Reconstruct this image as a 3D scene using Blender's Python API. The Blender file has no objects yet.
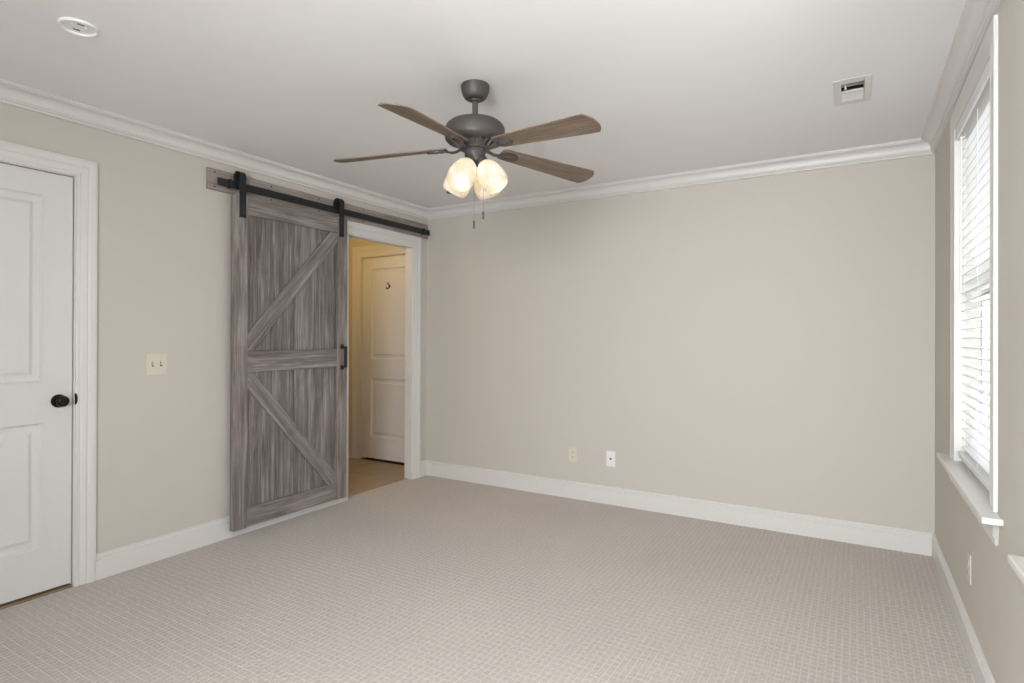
import bpy, bmesh, math, random
from mathutils import Vector, Matrix
random.seed(7)
R = math.radians
scene = bpy.context.scene
COL = scene.collection

# ------------------------------------------------------------------ camera
F_PX, Y0, TH, ROLL, PIT = 575.29, 335.90, 0.5387, 0.0031, 0.0025
CAM = Vector((3.4076, -4.1634, 1.2720))
r_ = Vector((math.cos(TH), math.sin(TH), 0)); f_ = Vector((-math.sin(TH), math.cos(TH), 0)); u_ = Vector((0, 0, 1))
f2 = f_*math.cos(PIT) + u_*math.sin(PIT); u2 = u_*math.cos(PIT) - f_*math.sin(PIT)
r3 = r_*math.cos(ROLL) + u2*math.sin(ROLL); u3 = u2*math.cos(ROLL) - r_*math.sin(ROLL)
cd = bpy.data.cameras.new('camera')
cd.sensor_fit = 'HORIZONTAL'; cd.sensor_width = 36.0
cd.lens = F_PX*36/1024; cd.shift_y = -(341.5 - Y0)/1024
cd.clip_start = 0.02
cam = bpy.data.objects.new('camera', cd); COL.objects.link(cam)
cam.matrix_world = Matrix(((r3.x, u3.x, -f2.x, CAM.x), (r3.y, u3.y, -f2.y, CAM.y), (r3.z, u3.z, -f2.z, CAM.z), (0, 0, 0, 1)))
scene.camera = cam

# ------------------------------------------------------------------ light and exposure
scene.view_settings.view_transform = 'Standard'
scene.view_settings.look = 'None'
scene.view_settings.gamma = 1
scene.view_settings.use_curve_mapping = False
scene.view_settings.exposure = 0.0
WORLD_STRENGTH = 0.8
HALL_WATTS = 10
BULB_WATTS = 2.2
w = bpy.data.worlds.new('sky'); scene.world = w; w.use_nodes = True
nt = w.node_tree; nt.nodes.clear()
wo = nt.nodes.new('ShaderNodeOutputWorld'); bg = nt.nodes.new('ShaderNodeBackground')
tc = nt.nodes.new('ShaderNodeTexCoord'); sp = nt.nodes.new('ShaderNodeSeparateXYZ'); cr = nt.nodes.new('ShaderNodeValToRGB')
cr.color_ramp.elements[0].position = 0.44; cr.color_ramp.elements[0].color = (0.62, 0.62, 0.60, 1)   # pale ground and houses
cr.color_ramp.elements[1].position = 0.56; cr.color_ramp.elements[1].color = (0.95, 0.98, 1.0, 1)    # overcast sky
mr = nt.nodes.new('ShaderNodeMapRange'); mr.inputs[1].default_value = -1; mr.inputs[2].default_value = 1
nt.links.new(tc.outputs['Generated'], sp.inputs[0]); nt.links.new(sp.outputs[2], mr.inputs[0])
nt.links.new(mr.outputs[0], cr.inputs[0]); nt.links.new(cr.outputs[0], bg.inputs[0])
bg.inputs[1].default_value = WORLD_STRENGTH
nt.links.new(bg.outputs[0], wo.inputs[0])
def area(name, loc, rot, sx, sy, watts, col=(1, 1, 1), portal=False, spread=180):
    l = bpy.data.lights.new(name, 'AREA'); l.shape = 'RECTANGLE'; l.size = sx; l.size_y = sy
    l.energy = watts; l.color = col; l.spread = R(spread)
    if portal: l.cycles.is_portal = True
    o = bpy.data.objects.new(name, l); COL.objects.link(o); o.location = loc; o.rotation_euler = rot
    return o
def point(name, loc, watts, col, radius=0.03, parent=None):
    l = bpy.data.lights.new(name, 'POINT'); l.energy = watts; l.color = col; l.shadow_soft_size = radius
    o = bpy.data.objects.new(name, l); COL.objects.link(o); o.location = loc
    if parent: o.parent = parent
    return o

# room numbers (metres): left wall x=0, back wall y=0, right wall x=W
W, H, D = 3.806, 2.44, 4.95
WIN = [(-1.65, -0.81), (-3.21, -2.37)]          # clear openings of the two windows in the right wall
WZ0, WZ1 = 0.706, 2.250
SKY = [22, 6]; GROUND = [28, 85]               # watts of sky light and of light bounced up from the ground, per window
for i, (a, b) in enumerate(WIN):
    area('sky_daylight_%d' % i, (W+0.75, (a+b)/2, 1.80), (0, R(78), 0), 1.5, 1.6, SKY[i], (0.96, 0.98, 1.0))
    if i == 0:
        area('ground_daylight_0', (W+0.95, (a+b)/2, 0.55), (0, R(128), 0), 1.2, 1.6, GROUND[i], (1.0, 0.99, 0.97))
    else:                                       # bright ground right below the unshaded window
        area('ground_daylight_1', (W+0.62, (a+b)/2+0.10, 0.10), (0, R(152), 0), 0.8, 2.4, GROUND[i], (1.0, 1.0, 1.0))
FILL_WIN = (2.25, 3.65)  # opening added behind the camera for fill light
FILL_HIGH, FILL_LOW = 322, 3
fx = (FILL_WIN[0]+FILL_WIN[1])/2
area('front_fill_high', (fx, -D-0.7, 1.7), (R(90), 0, 0), 2.0, 1.7, FILL_HIGH, (0.97, 0.98, 1.0))  # added fill lamp outside the front opening, lights the back wall
area('front_fill_low', (fx, -D-0.9, 0.5), (R(128), 0, 0), 2.0, 1.2, FILL_LOW, (1.0, 0.99, 0.97))  # weak added fill lamp, aimed up through the front opening
point('hall_lamp_light', (-0.95, -0.75, 2.15), HALL_WATTS, (1.0, 0.62, 0.18), 0.10)

# ------------------------------------------------------------------ materials
def mat(name):
    m = bpy.data.materials.new(name); m.use_nodes = True
    return m, m.node_tree, m.node_tree.nodes['Principled BSDF']
def plain(name, col, rough=0.5, metal=0.0, bump=0.0, bscale=200, spec=0.5):
    m, t, b = mat(name)
    b.inputs['Base Color'].default_value = (*col, 1); b.inputs['Roughness'].default_value = rough
    b.inputs['Metallic'].default_value = metal; b.inputs['Specular IOR Level'].default_value = spec
    n = t.nodes.new('ShaderNodeTexNoise'); n.inputs['Scale'].default_value = bscale; n.inputs['Detail'].default_value = 3
    c = t.nodes.new('ShaderNodeTexCoord'); t.links.new(c.outputs['Object'], n.inputs['Vector'])
    bp = t.nodes.new('ShaderNodeBump'); bp.inputs['Strength'].default_value = bump; bp.inputs['Distance'].default_value = 0.002
    t.links.new(n.outputs['Fac'], bp.inputs['Height']); t.links.new(bp.outputs[0], b.inputs['Normal'])
    return m
M = {}
M['wall'] = plain('wall_paint', (0.578, 0.541, 0.492), 0.75, bump=0.10, bscale=260, spec=0.3)
M['ceiling'] = plain('ceiling_paint', (0.84, 0.838, 0.835), 0.85, bump=0.08, bscale=220, spec=0.2)
M['trim'] = plain('trim_paint', (0.69, 0.675, 0.65), 0.35, bump=0.02, bscale=120)
M['door'] = plain('door_paint', (0.68, 0.675, 0.665), 0.4, bump=0.04, bscale=150)
M['vinyl'] = plain('window_vinyl', (0.85, 0.85, 0.84), 0.35)
M['slat'] = plain('blind_slat', (0.76, 0.76, 0.765), 0.4)
M['cord'] = plain('blind_cord', (0.82, 0.82, 0.80), 0.8)
M['black'] = plain('black_steel', (0.036, 0.037, 0.040), 0.45, 0.6, bump=0.05, bscale=400)
M['bronze'] = plain('fan_bronze', (0.080, 0.072, 0.068), 0.5, 0.25, bump=0.06, bscale=500)
M['knob'] = plain('knob_bronze', (0.018, 0.015, 0.014), 0.32, 0.7)
M['ivory'] = plain('ivory_plastic', (0.66, 0.61, 0.51), 0.35)
M['rail_shade'] = plain('head_rail_shade_grey', (0.40, 0.38, 0.35), 0.5)  # white rail greyed so that its underside reads as shaded
M['beige_plastic'] = plain('beige_plastic', (0.60, 0.555, 0.49), 0.4)
M['white_plastic'] = plain('white_plastic', (0.80, 0.80, 0.80), 0.35)
M['slot'] = plain('dark_slot', (0.02, 0.018, 0.015), 0.6)
M['brass'] = plain('brass', (0.55, 0.40, 0.18), 0.35, 0.9)
M['chain'] = plain('antique_chain', (0.16, 0.13, 0.10), 0.4, 0.8)
M['vent'] = plain('vent_enamel', (0.70, 0.69, 0.66), 0.4)
M['duct'] = plain('duct_steel', (0.10, 0.095, 0.085), 0.6, 0.2)
M['oak'] = plain('threshold_oak', (0.30, 0.21, 0.12), 0.5)
M['gap_shade'] = plain('gap_shade_dark', (0.05, 0.045, 0.04), 0.9)  # dark colour standing in for the shade behind the door gaps

def carpet():
    m, t, b = mat('carpet_loop')
    N, L = t.nodes, t.links
    c = N.new('ShaderNodeTexCoord')
    wn = N.new('ShaderNodeTexNoise'); wn.inputs['Scale'].default_value = 9; wn.inputs['Detail'].default_value = 2
    L.new(c.outputs['Object'], wn.inputs['Vector'])
    sc_ = N.new('ShaderNodeVectorMath'); sc_.operation = 'SCALE'; sc_.inputs['Scale'].default_value = 0.006
    L.new(wn.outputs['Color'], sc_.inputs[0])
    ad = N.new('ShaderNodeVectorMath'); ad.operation = 'ADD'
    L.new(c.outputs['Object'], ad.inputs[0]); L.new(sc_.outputs[0], ad.inputs[1])
    br = N.new('ShaderNodeTexBrick'); br.offset = 0.0; br.squash = 1
    br.inputs['Scale'].default_value = 1.0
    br.inputs['Brick Width'].default_value = 0.0265; br.inputs['Row Height'].default_value = 0.034
    br.inputs['Mortar Size'].default_value = 0.0042; br.inputs['Mortar Smooth'].default_value = 0.6; br.inputs['Bias'].default_value = 0
    L.new(ad.outputs[0], br.inputs['Vector'])
    # fine loops
    vo = N.new('ShaderNodeTexVoronoi'); vo.inputs['Scale'].default_value = 210
    L.new(c.outputs['Object'], vo.inputs['Vector'])
    big = N.new('ShaderNodeTexNoise'); big.inputs['Scale'].default_value = 1.3; big.inputs['Detail'].default_value = 3
    L.new(c.outputs['Object'], big.inputs['Vector'])
    fine = N.new('ShaderNodeTexNoise'); fine.inputs['Scale'].default_value = 60; fine.inputs['Detail'].default_value = 3
    L.new(c.outputs['Object'], fine.inputs['Vector'])
    mx = N.new('ShaderNodeMix'); mx.data_type = 'RGBA'
    mx.inputs[6].default_value = (0.510, 0.456, 0.418, 1); mx.inputs[7].default_value = (0.595, 0.540, 0.497, 1)
    L.new(br.outputs['Fac'], mx.inputs[0])
    def mulfac(src, lo, hi, prev, a=0.3, bb=0.7):
        mp = N.new('ShaderNodeMapRange'); mp.inputs[1].default_value = a; mp.inputs[2].default_value = bb
        mp.inputs[3].default_value = lo; mp.inputs[4].default_value = hi
        L.new(src, mp.inputs[0])
        v = N.new('ShaderNodeVectorMath'); v.operation = 'SCALE'
        L.new(prev, v.inputs[0]); L.new(mp.outputs[0], v.inputs['Scale']); return v.outputs[0]
    o1 = mulfac(big.outputs['Fac'], 0.965, 1.035, mx.outputs[2])
    o2 = mulfac(fine.outputs['Fac'], 0.90, 1.10, o1)
    L.new(o2, b.inputs['Base Color'])
    b.inputs['Roughness'].default_value = 0.95; b.inputs['Specular IOR Level'].default_value = 0.1
    b.inputs['Sheen Weight'].default_value = 0.15
    h1 = N.new('ShaderNodeMath'); h1.operation = 'MULTIPLY_ADD'; h1.inputs[1].default_value = -0.5
    L.new(vo.outputs['Distance'], h1.inputs[0]); L.new(br.outputs['Fac'], h1.inputs[2])
    bp = N.new('ShaderNodeBump'); bp.inputs['Strength'].default_value = 0.6; bp.inputs['Distance'].default_value = 0.004
    L.new(h1.outputs[0], bp.inputs['Height']); L.new(bp.outputs[0], b.inputs['Normal'])
    return m
M['carpet'] = carpet()

def tile():
    m, t, b = mat('hall_tile'); N, L = t.nodes, t.links
    c = N.new('ShaderNodeTexCoord')
    br = N.new('ShaderNodeTexBrick'); br.offset = 0.5
    br.inputs['Scale'].default_value = 1; br.inputs['Brick Width'].default_value = 0.45; br.inputs['Row Height'].default_value = 0.30
    br.inputs['Mortar Size'].default_value = 0.004
    br.inputs['Color1'].default_value = (0.40, 0.31, 0.20, 1); br.inputs['Color2'].default_value = (0.46, 0.36, 0.24, 1)
    br.inputs['Mortar'].default_value = (0.33, 0.26, 0.17, 1)
    L.new(c.outputs['Object'], br.inputs['Vector'])
    n = N.new('ShaderNodeTexNoise'); n.inputs['Scale'].default_value = 7; n.inputs['Detail'].default_value = 5
    L.new(c.outputs['Object'], n.inputs['Vector'])
    mx = N.new('ShaderNodeMix'); mx.data_type = 'RGBA'; mx.blend_type = 'MULTIPLY'; mx.inputs[0].default_value = 0.5
    L.new(br.outputs['Color'], mx.inputs[6])
    rp = N.new('ShaderNodeValToRGB'); rp.color_ramp.elements[0].position = 0.3; rp.color_ramp.elements[0].color = (0.6, 0.6, 0.6, 1)
    rp.color_ramp.elements[1].position = 0.7
    L.new(n.outputs['Fac'], rp.inputs[0]); L.new(rp.outputs[0], mx.inputs[7]); L.new(mx.outputs[2], b.inputs['Base Color'])
    b.inputs['Roughness'].default_value = 0.4
    return m
M['tile'] = tile()

def wood(name, dark, mid, light, plank=None, streak=1.0, rough=0.6, knots=True):
    """Grain runs along local X; each object gets its own stretch of grain; plank = board width along local Y."""
    m, t, b = mat(name); N, L = t.nodes, t.links
    c = N.new('ShaderNodeTexCoord'); oi = N.new('ShaderNodeObjectInfo')
    rnd = N.new('ShaderNodeMath'); rnd.operation = 'MULTIPLY'; rnd.inputs[1].default_value = 37.0
    L.new(oi.outputs['Random'], rnd.inputs[0])
    off = N.new('ShaderNodeCombineXYZ'); L.new(rnd.outputs[0], off.inputs[0]); L.new(rnd.outputs[0], off.inputs[2])
    ad = N.new('ShaderNodeVectorMath'); ad.operation = 'ADD'
    L.new(c.outputs['Object'], ad.inputs[0]); L.new(off.outputs[0], ad.inputs[1])
    vec = ad.outputs[0]
    pr_ = None
    if plank:
        s = N.new('ShaderNodeSeparateXYZ'); L.new(c.outputs['Object'], s.inputs[0])
        dv = N.new('ShaderNodeMath'); dv.operation = 'DIVIDE'; dv.inputs[1].default_value = plank; L.new(s.outputs[1], dv.inputs[0])
        fl = N.new('ShaderNodeMath'); fl.operation = 'FLOOR'; L.new(dv.outputs[0], fl.inputs[0])
        wn = N.new('ShaderNodeTexWhiteNoise'); wn.noise_dimensions = '1D'; L.new(fl.outputs[0], wn.inputs['W'])
        pr_ = wn.outputs['Value']
        m2 = N.new('ShaderNodeMath'); m2.operation = 'MULTIPLY'; m2.inputs[1].default_value = 11; L.new(pr_, m2.inputs[0])
        o2 = N.new('ShaderNodeCombineXYZ'); L.new(m2.outputs[0], o2.inputs[0]); L.new(m2.outputs[0], o2.inputs[2])
        a2 = N.new('ShaderNodeVectorMath'); a2.operation = 'ADD'; L.new(vec, a2.inputs[0]); L.new(o2.outputs[0], a2.inputs[1]); vec = a2.outputs[0]
    def noise(scx, scy, detail, dist=0.0):
        mp = N.new('ShaderNodeMapping'); mp.inputs['Scale'].default_value = (scx, scy, scy)
        L.new(vec, mp.inputs['Vector'])
        n = N.new('ShaderNodeTexNoise'); n.inputs['Scale'].default_value = 1; n.inputs['Detail'].default_value = detail
        n.inputs['Distortion'].default_value = dist; n.inputs['Roughness'].default_value = 0.6
        L.new(mp.outputs[0], n.inputs['Vector']); return n.outputs['Fac']
    coarse = noise(1.6, 26, 4, 0.9); fine = noise(4, 170, 4, 0.3); blot = noise(3.0, 9, 3, 0.6)
    m1 = N.new('ShaderNodeMath'); m1.operation = 'MULTIPLY_ADD'; m1.inputs[1].default_value = 0.45
    L.new(coarse, m1.inputs[0])
    m3 = N.new('ShaderNodeMath'); m3.operation = 'MULTIPLY'; m3.inputs[1].default_value = 0.42; L.new(fine, m3.inputs[0])
    m4 = N.new('ShaderNodeMath'); m4.operation = 'MULTIPLY_ADD'; m4.inputs[1].default_value = 0.21; L.new(blot, m4.inputs[0]); L.new(m3.outputs[0], m4.inputs[2])
    L.new(m4.outputs[0], m1.inputs[2])
    fac = m1.outputs[0]
    if pr_ is not None:
        m5 = N.new('ShaderNodeMath'); m5.operation = 'MULTIPLY_ADD'; m5.inputs[1].default_value = 0.10; L.new(pr_, m5.inputs[0]); L.new(fac, m5.inputs[2])
        m6 = N.new('ShaderNodeMath'); m6.operation = 'SUBTRACT'; m6.inputs[1].default_value = 0.05; L.new(m5.outputs[0], m6.inputs[0]); fac = m6.outputs[0]
    rp = N.new('ShaderNodeValToRGB'); e = rp.color_ramp.elements
    e[0].position = 0.54-0.14/streak; e[0].color = (*dark, 1); e[1].position = 0.54+0.14/streak; e[1].color = (*light, 1)
    k = e.new(0.54); k.color = (*mid, 1)
    L.new(fac, rp.inputs[0])
    L.new(rp.outputs[0], b.inputs['Base Color'])
    b.inputs['Roughness'].default_value = rough; b.inputs['Specular IOR Level'].default_value = 0.3
    bp = N.new('ShaderNodeBump'); bp.inputs['Strength'].default_value = 0.25; bp.inputs['Distance'].default_value = 0.002
    L.new(fac, bp.inputs['Height']); L.new(bp.outputs[0], b.inputs['Normal'])
    return m
GW = ((0.098, 0.083, 0.074), (0.214, 0.187, 0.170), (0.385, 0.346, 0.322))
M['barn'] = wood('grey_rustic_wood', *GW)
M['barn_planks'] = wood('grey_rustic_planks', *GW, plank=0.1825)
M['header'] = wood('grey_header_wood', (0.20, 0.165, 0.148), (0.31, 0.262, 0.238), (0.42, 0.365, 0.34))
M['blade'] = wood('walnut_blade', (0.105, 0.075, 0.055), (0.19, 0.140, 0.105), (0.30, 0.235, 0.18), streak=1.0, rough=0.5)

def glass_pane():
    m = bpy.data.materials.new('window_glass'); m.use_nodes = True; t = m.node_tree; t.nodes.clear()
    o = t.nodes.new('ShaderNodeOutputMaterial'); tr = t.nodes.new('ShaderNodeBsdfTransparent'); gl = t.nodes.new('ShaderNodeBsdfGlossy')
    gl.inputs['Roughness'].default_value = 0.02; lw = t.nodes.new('ShaderNodeLayerWeight'); lw.inputs[0].default_value = 0.5; pw = t.nodes.new('ShaderNodeMath'); pw.operation = 'POWER'; pw.inputs[1].default_value = 5; fr = t.nodes.new('ShaderNodeMath'); fr.operation = 'MULTIPLY_ADD'; fr.inputs[1].default_value = 0.5; fr.inputs[2].default_value = 0.02; t.links.new(lw.outputs['Facing'], pw.inputs[0]); t.links.new(pw.outputs[0], fr.inputs[0])
    tr.inputs[0].default_value = (0.97, 0.98, 0.98, 1)
    mx = t.nodes.new('ShaderNodeMixShader'); t.links.new(fr.outputs[0], mx.inputs[0]); t.links.new(tr.outputs[0], mx.inputs[1]); t.links.new(gl.outputs[0], mx.inputs[2])
    t.links.new(mx.outputs[0], o.inputs[0]); return m
M['glass'] = glass_pane()
def shade_glass():
    m = bpy.data.materials.new('alabaster_glass'); m.use_nodes = True; t = m.node_tree; N, L = t.nodes, t.links; N.clear()
    o = N.new('ShaderNodeOutputMaterial'); d = N.new('ShaderNodeBsdfDiffuse'); tl = N.new('ShaderNodeBsdfTranslucent'); g = N.new('ShaderNodeBsdfGlossy')
    n = N.new('ShaderNodeTexNoise'); n.inputs['Scale'].default_value = 28; n.inputs['Detail'].default_value = 4; n.inputs['Distortion'].default_value = 1.2
    c = N.new('ShaderNodeTexCoord'); L.new(c.outputs['Object'], n.inputs['Vector'])
    rp = N.new('ShaderNodeValToRGB'); rp.color_ramp.elements[0].position = 0.35; rp.color_ramp.elements[0].color = (0.80, 0.74, 0.62, 1)
    rp.color_ramp.elements[1].position = 0.65; rp.color_ramp.elements[1].color = (0.93, 0.90, 0.84, 1)
    L.new(n.outputs['Fac'], rp.inputs[0]); L.new(rp.outputs[0], d.inputs[0]); L.new(rp.outputs[0], tl.inputs[0])
    g.inputs['Roughness'].default_value = 0.15
    m1 = N.new('ShaderNodeMixShader'); m1.inputs[0].default_value = 0.55; L.new(d.outputs[0], m1.inputs[1]); L.new(tl.outputs[0], m1.inputs[2])
    m2 = N.new('ShaderNodeMixShader'); m2.inputs[0].default_value = 0.05; L.new(m1.outputs[0], m2.inputs[1]); L.new(g.outputs[0], m2.inputs[2])
    L.new(m2.outputs[0], o.inputs[0]); return m
M['shade'] = shade_glass()
def glow(name, col, s):
    m = bpy.data.materials.new(name); m.use_nodes = True; t = m.node_tree; t.nodes.clear()
    o = t.nodes.new('ShaderNodeOutputMaterial'); e = t.nodes.new('ShaderNodeEmission'); e.inputs[0].default_value = (*col, 1); e.inputs[1].default_value = s
    t.links.new(e.outputs[0], o.inputs[0]); return m
M['bulb'] = glow('lit_bulb', (1.0, 0.90, 0.74), 9.0)

# ------------------------------------------------------------------ mesh helpers
class MB:
    def __init__(s): s.v = []; s.f = []
    def add(s, vs, fs):
        k = len(s.v); s.v += [tuple(p) for p in vs]; s.f += [tuple(i+k for i in q) for q in fs]; return s
    def box(s, x0, x1, y0, y1, z0, z1):
        v = [(x0, y0, z0), (x1, y0, z0), (x1, y1, z0), (x0, y1, z0), (x0, y0, z1), (x1, y0, z1), (x1, y1, z1), (x0, y1, z1)]
        return s.add(v, [(0, 3, 2, 1), (4, 5, 6, 7), (0, 1, 5, 4), (1, 2, 6, 5), (2, 3, 7, 6), (3, 0, 4, 7)])
    def prism(s, poly, z0, z1, M4=None):
        n = len(poly); v = [(x, y, z0) for x, y in poly] + [(x, y, z1) for x, y in poly]
        if M4 is not None: v = [tuple(M4 @ Vector(p)) for p in v]
        return s.add(v, [tuple(range(n-1, -1, -1)), tuple(range(n, 2*n))] + [(i, (i+1) % n, n+(i+1) % n, n+i) for i in range(n)])
    def lathe(s, prof, seg=32, M4=None, cap=True, start=0.0):
        """prof: (radius, z) from one end to the other"""
        v = []; f = []
        for r, z in prof:
            for k in range(seg):
                a = 2*math.pi*k/seg + start; v.append((r*math.cos(a), r*math.sin(a), z))
        for i in range(len(prof)-1):
            for k in range(seg):
                k2 = (k+1) % seg; f.append((i*seg+k, i*seg+k2, (i+1)*seg+k2, (i+1)*seg+k))
        if cap:
            f.append(tuple(range(seg-1, -1, -1))); f.append(tuple((len(prof)-1)*seg+k for k in range(seg)))
        if M4 is not None: v = [tuple(M4 @ Vector(p)) for p in v]
        return s.add(v, f)
    def tube(s, pts, r, seg=8, r2=None, up=(0, 0, 1)):
        """r, r2: half sizes across and along up; circular if r2 is None"""
        pts = [Vector(p) for p in pts]; n = len(pts); v = []; f = []
        for i, p in enumerate(pts):
            t = (pts[min(i+1, n-1)] - pts[max(i-1, 0)]).normalized()
            upv = Vector(up)
            if abs(t.dot(upv)) > 0.98: upv = Vector((1, 0, 0))
            a = t.cross(upv).normalized(); bb = a.cross(t).normalized()
            ra = r[i] if isinstance(r, (list, tuple)) else r
            rb = (r2[i] if isinstance(r2, (list, tuple)) else r2) if r2 is not None else ra
            for k in range(seg):
                g = 2*math.pi*k/seg; v.append(tuple(p + a*ra*math.cos(g) + bb*rb*math.sin(g)))
        for i in range(n-1):
            for k in range(seg):
                k2 = (k+1) % seg; f.append((i*seg+k, i*seg+k2, (i+1)*seg+k2, (i+1)*seg+k))
        f.append(tuple(range(seg-1, -1, -1))); f.append(tuple((n-1)*seg+k for k in range(seg)))
        return s.add(v, f)
    def build(s, name, m, parent=None, loc=None, rot=None, bevel=0.0, smooth=None, seg=2):
        me = bpy.data.meshes.new(name); me.from_pydata(s.v, [], s.f); me.validate()
        bm = bmesh.new(); bm.from_mesh(me); bmesh.ops.remove_doubles(bm, verts=bm.verts, dist=1e-6)
        bmesh.ops.recalc_face_normals(bm, faces=bm.faces); bm.to_mesh(me); bm.free()
        me.materials.append(m)
        if smooth is not None:
            for p in me.polygons: p.use_smooth = True
            me.set_sharp_from_angle(angle=R(smooth))
        o = bpy.data.objects.new(name, me); COL.objects.link(o)
        if parent: o.parent = parent
        if loc is not None: o.location = loc
        if rot is not None:
            if isinstance(rot, Matrix): o.rotation_euler = rot.to_euler()
            else: o.rotation_euler = rot
        if bevel:
            b = o.modifiers.new('bevel', 'BEVEL'); b.width = bevel; b.segments = seg; b.limit_method = 'ANGLE'; b.angle_limit = R(35)
        return o
def tag(o, label, cat, group=None):
    o['label'] = label; o['category'] = cat
    if group: o['group'] = group
    return o
def thing(name, label, cat, loc=(0, 0, 0), rot=(0, 0, 0), group=None):
    o = bpy.data.objects.new(name, None); COL.objects.link(o); o.location = loc; o.rotation_euler = rot; o.empty_display_size = 0.05
    return tag(o, label, cat, group)
def struct(o, label=None, cat=None):
    o['kind'] = 'structure'
    if label: o['label'] = label
    if cat: o['category'] = cat
    return o
def sroot(name, loc=(0, 0, 0), label=None, cat=None):
    o = bpy.data.objects.new(name, None); COL.objects.link(o); o.location = loc; o.empty_display_size = 0.05
    return struct(o, label, cat)
def copy_tree(o, parent=None):
    c = o.copy(); COL.objects.link(c)
    if parent: c.parent = parent
    for ch in list(o.children): copy_tree(ch, c)
    return c

# ------------------------------------------------------------------ room shell
def slab(name, m, axis, p0, p1, arange, brange, holes=(), label=None, cat=None):
    """A wall, floor or ceiling slab between axis = p0 and p1, spanning two other axes, with rectangular holes."""
    A = sorted({*arange, *[h[0] for h in holes], *[h[1] for h in holes]})
    B = sorted({*brange, *[h[2] for h in holes], *[h[3] for h in holes]})
    A = [a for a in A if arange[0] <= a <= arange[1]]; B = [b for b in B if brange[0] <= b <= brange[1]]
    def solid(i, j):
        if i < 0 or j < 0 or i >= len(A)-1 or j >= len(B)-1: return False
        ca, cb = (A[i]+A[i+1])/2, (B[j]+B[j+1])/2
        return not any(h[0] < ca < h[1] and h[2] < cb < h[3] for h in holes)
    def P(p, a, b): return {'x': (p, a, b), 'y': (a, p, b), 'z': (a, b, p)}[axis]
    mb = MB()
    for i in range(len(A)-1):
        for j in range(len(B)-1):
            if not solid(i, j): continue
            a0, a1, b0, b1 = A[i], A[i+1], B[j], B[j+1]
            for p in (p0, p1): mb.add([P(p, a0, b0), P(p, a1, b0), P(p, a1, b1), P(p, a0, b1)], [(0, 1, 2, 3)])
            for (di, dj, q) in ((-1, 0, ((a0, b0), (a0, b1))), (1, 0, ((a1, b0), (a1, b1))), (0, -1, ((a0, b0), (a1, b0))), (0, 1, ((a0, b1), (a1, b1)))):
                if not solid(i+di, j+dj):
                    mb.add([P(p0, *q[0]), P(p0, *q[1]), P(p1, *q[1]), P(p1, *q[0])], [(0, 1, 2, 3)])
    return struct(mb.build(name, m), label, cat)

LT = 0.078                                     # left wall thickness
BO = (-0.957, -0.205, 2.070)                  # barn door opening: near side, far side, top (clear of the jambs)
LD = (-3.565, -2.797, 2.080)                  # white door in the left wall
HX0, HY0, HY1 = -1.95, -1.75, 0.20            # hall extents
HD = (-1.035, -0.265, 2.095)                  # hall door, in the hall wall y = HY1
slab('floor', M['carpet'], 'z', -0.06, 0.0, (-0.05, W), (-D, 0.0), [(-0.05, 0.0, -D, BO[0]-0.02), (-0.05, 0.0, BO[1]+0.02, 0.0)],
     'beige loop pile carpet with small basket weave ribs', 'carpet')
VENT = (3.334, 3.450, -1.146, -0.884)
slab('ceiling', M['ceiling'], 'z', H, H+0.05, (0.0, W), (-D, 0.0), [VENT], 'plain white painted bedroom ceiling', 'ceiling')
slab('wall_left', M['wall'], 'x', -LT, 0.0, (-D, 0.0), (0.0, H), [(BO[0]-0.02, BO[1]+0.02, 0.0, BO[2]+0.02), (LD[0]-0.02, LD[1]+0.02, 0.0, LD[2]+0.02)],
     'beige wall with the white door and the sliding barn door', 'wall')
slab('wall_back', M['wall'], 'y', 0.0, 0.09, (0.0, W), (0.0, H), (), 'blank beige wall facing the camera', 'wall')
RT = 0.16
slab('wall_right', M['wall'], 'x', W, W+RT, (-D, 0.0), (0.0, H), [(a-0.015, b+0.015, WZ0-0.02, WZ1+0.015) for a, b in WIN], 'beige wall with the blind covered windows', 'wall')
slab('wall_front', M['wall'], 'y', -D-0.12, -D, (0.0, W), (0.0, H), [(FILL_WIN[0], FILL_WIN[1], 0.6, 2.25)], 'beige wall behind the camera', 'wall')
# hall beyond the barn door
slab('floor', M['tile'], 'z', -0.06, -0.004, (HX0, -0.05), (HY0, HY1), [(-LT, -0.05, HY0, BO[0]-0.02), (-LT, -0.05, BO[1]+0.02, HY1)], 'tan tiled hall floor beyond the barn door', 'floor')
slab('ceiling', M['ceiling'], 'z', H, H+0.05, (HX0, -LT), (HY0, HY1), (), 'hall ceiling beyond the barn door', 'ceiling')
slab('wall_hall_back', M['wall'], 'y', HY1, HY1+0.10, (HX0, -LT), (0.0, H), [(HD[0]-0.02, HD[1]+0.02, 0.0, HD[2]+0.02)], 'warmly lit hall wall with the far white door', 'wall')
slab('wall_hall_left', M['wall'], 'x', HX0-0.08, HX0, (HY0, HY1), (0.0, H), (), 'far side wall of the hall', 'wall')
slab('wall_hall_front', M['wall'], 'y', HY0-0.08, HY0, (HX0, -LT), (0.0, H), (), 'near end wall of the hall', 'wall')
slab('wall_hall_right', M['wall'], 'x', -LT, -LT+0.03, (0.0, HY1), (0.0, H), (), 'short hall wall behind the bedroom corner', 'wall')

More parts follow.
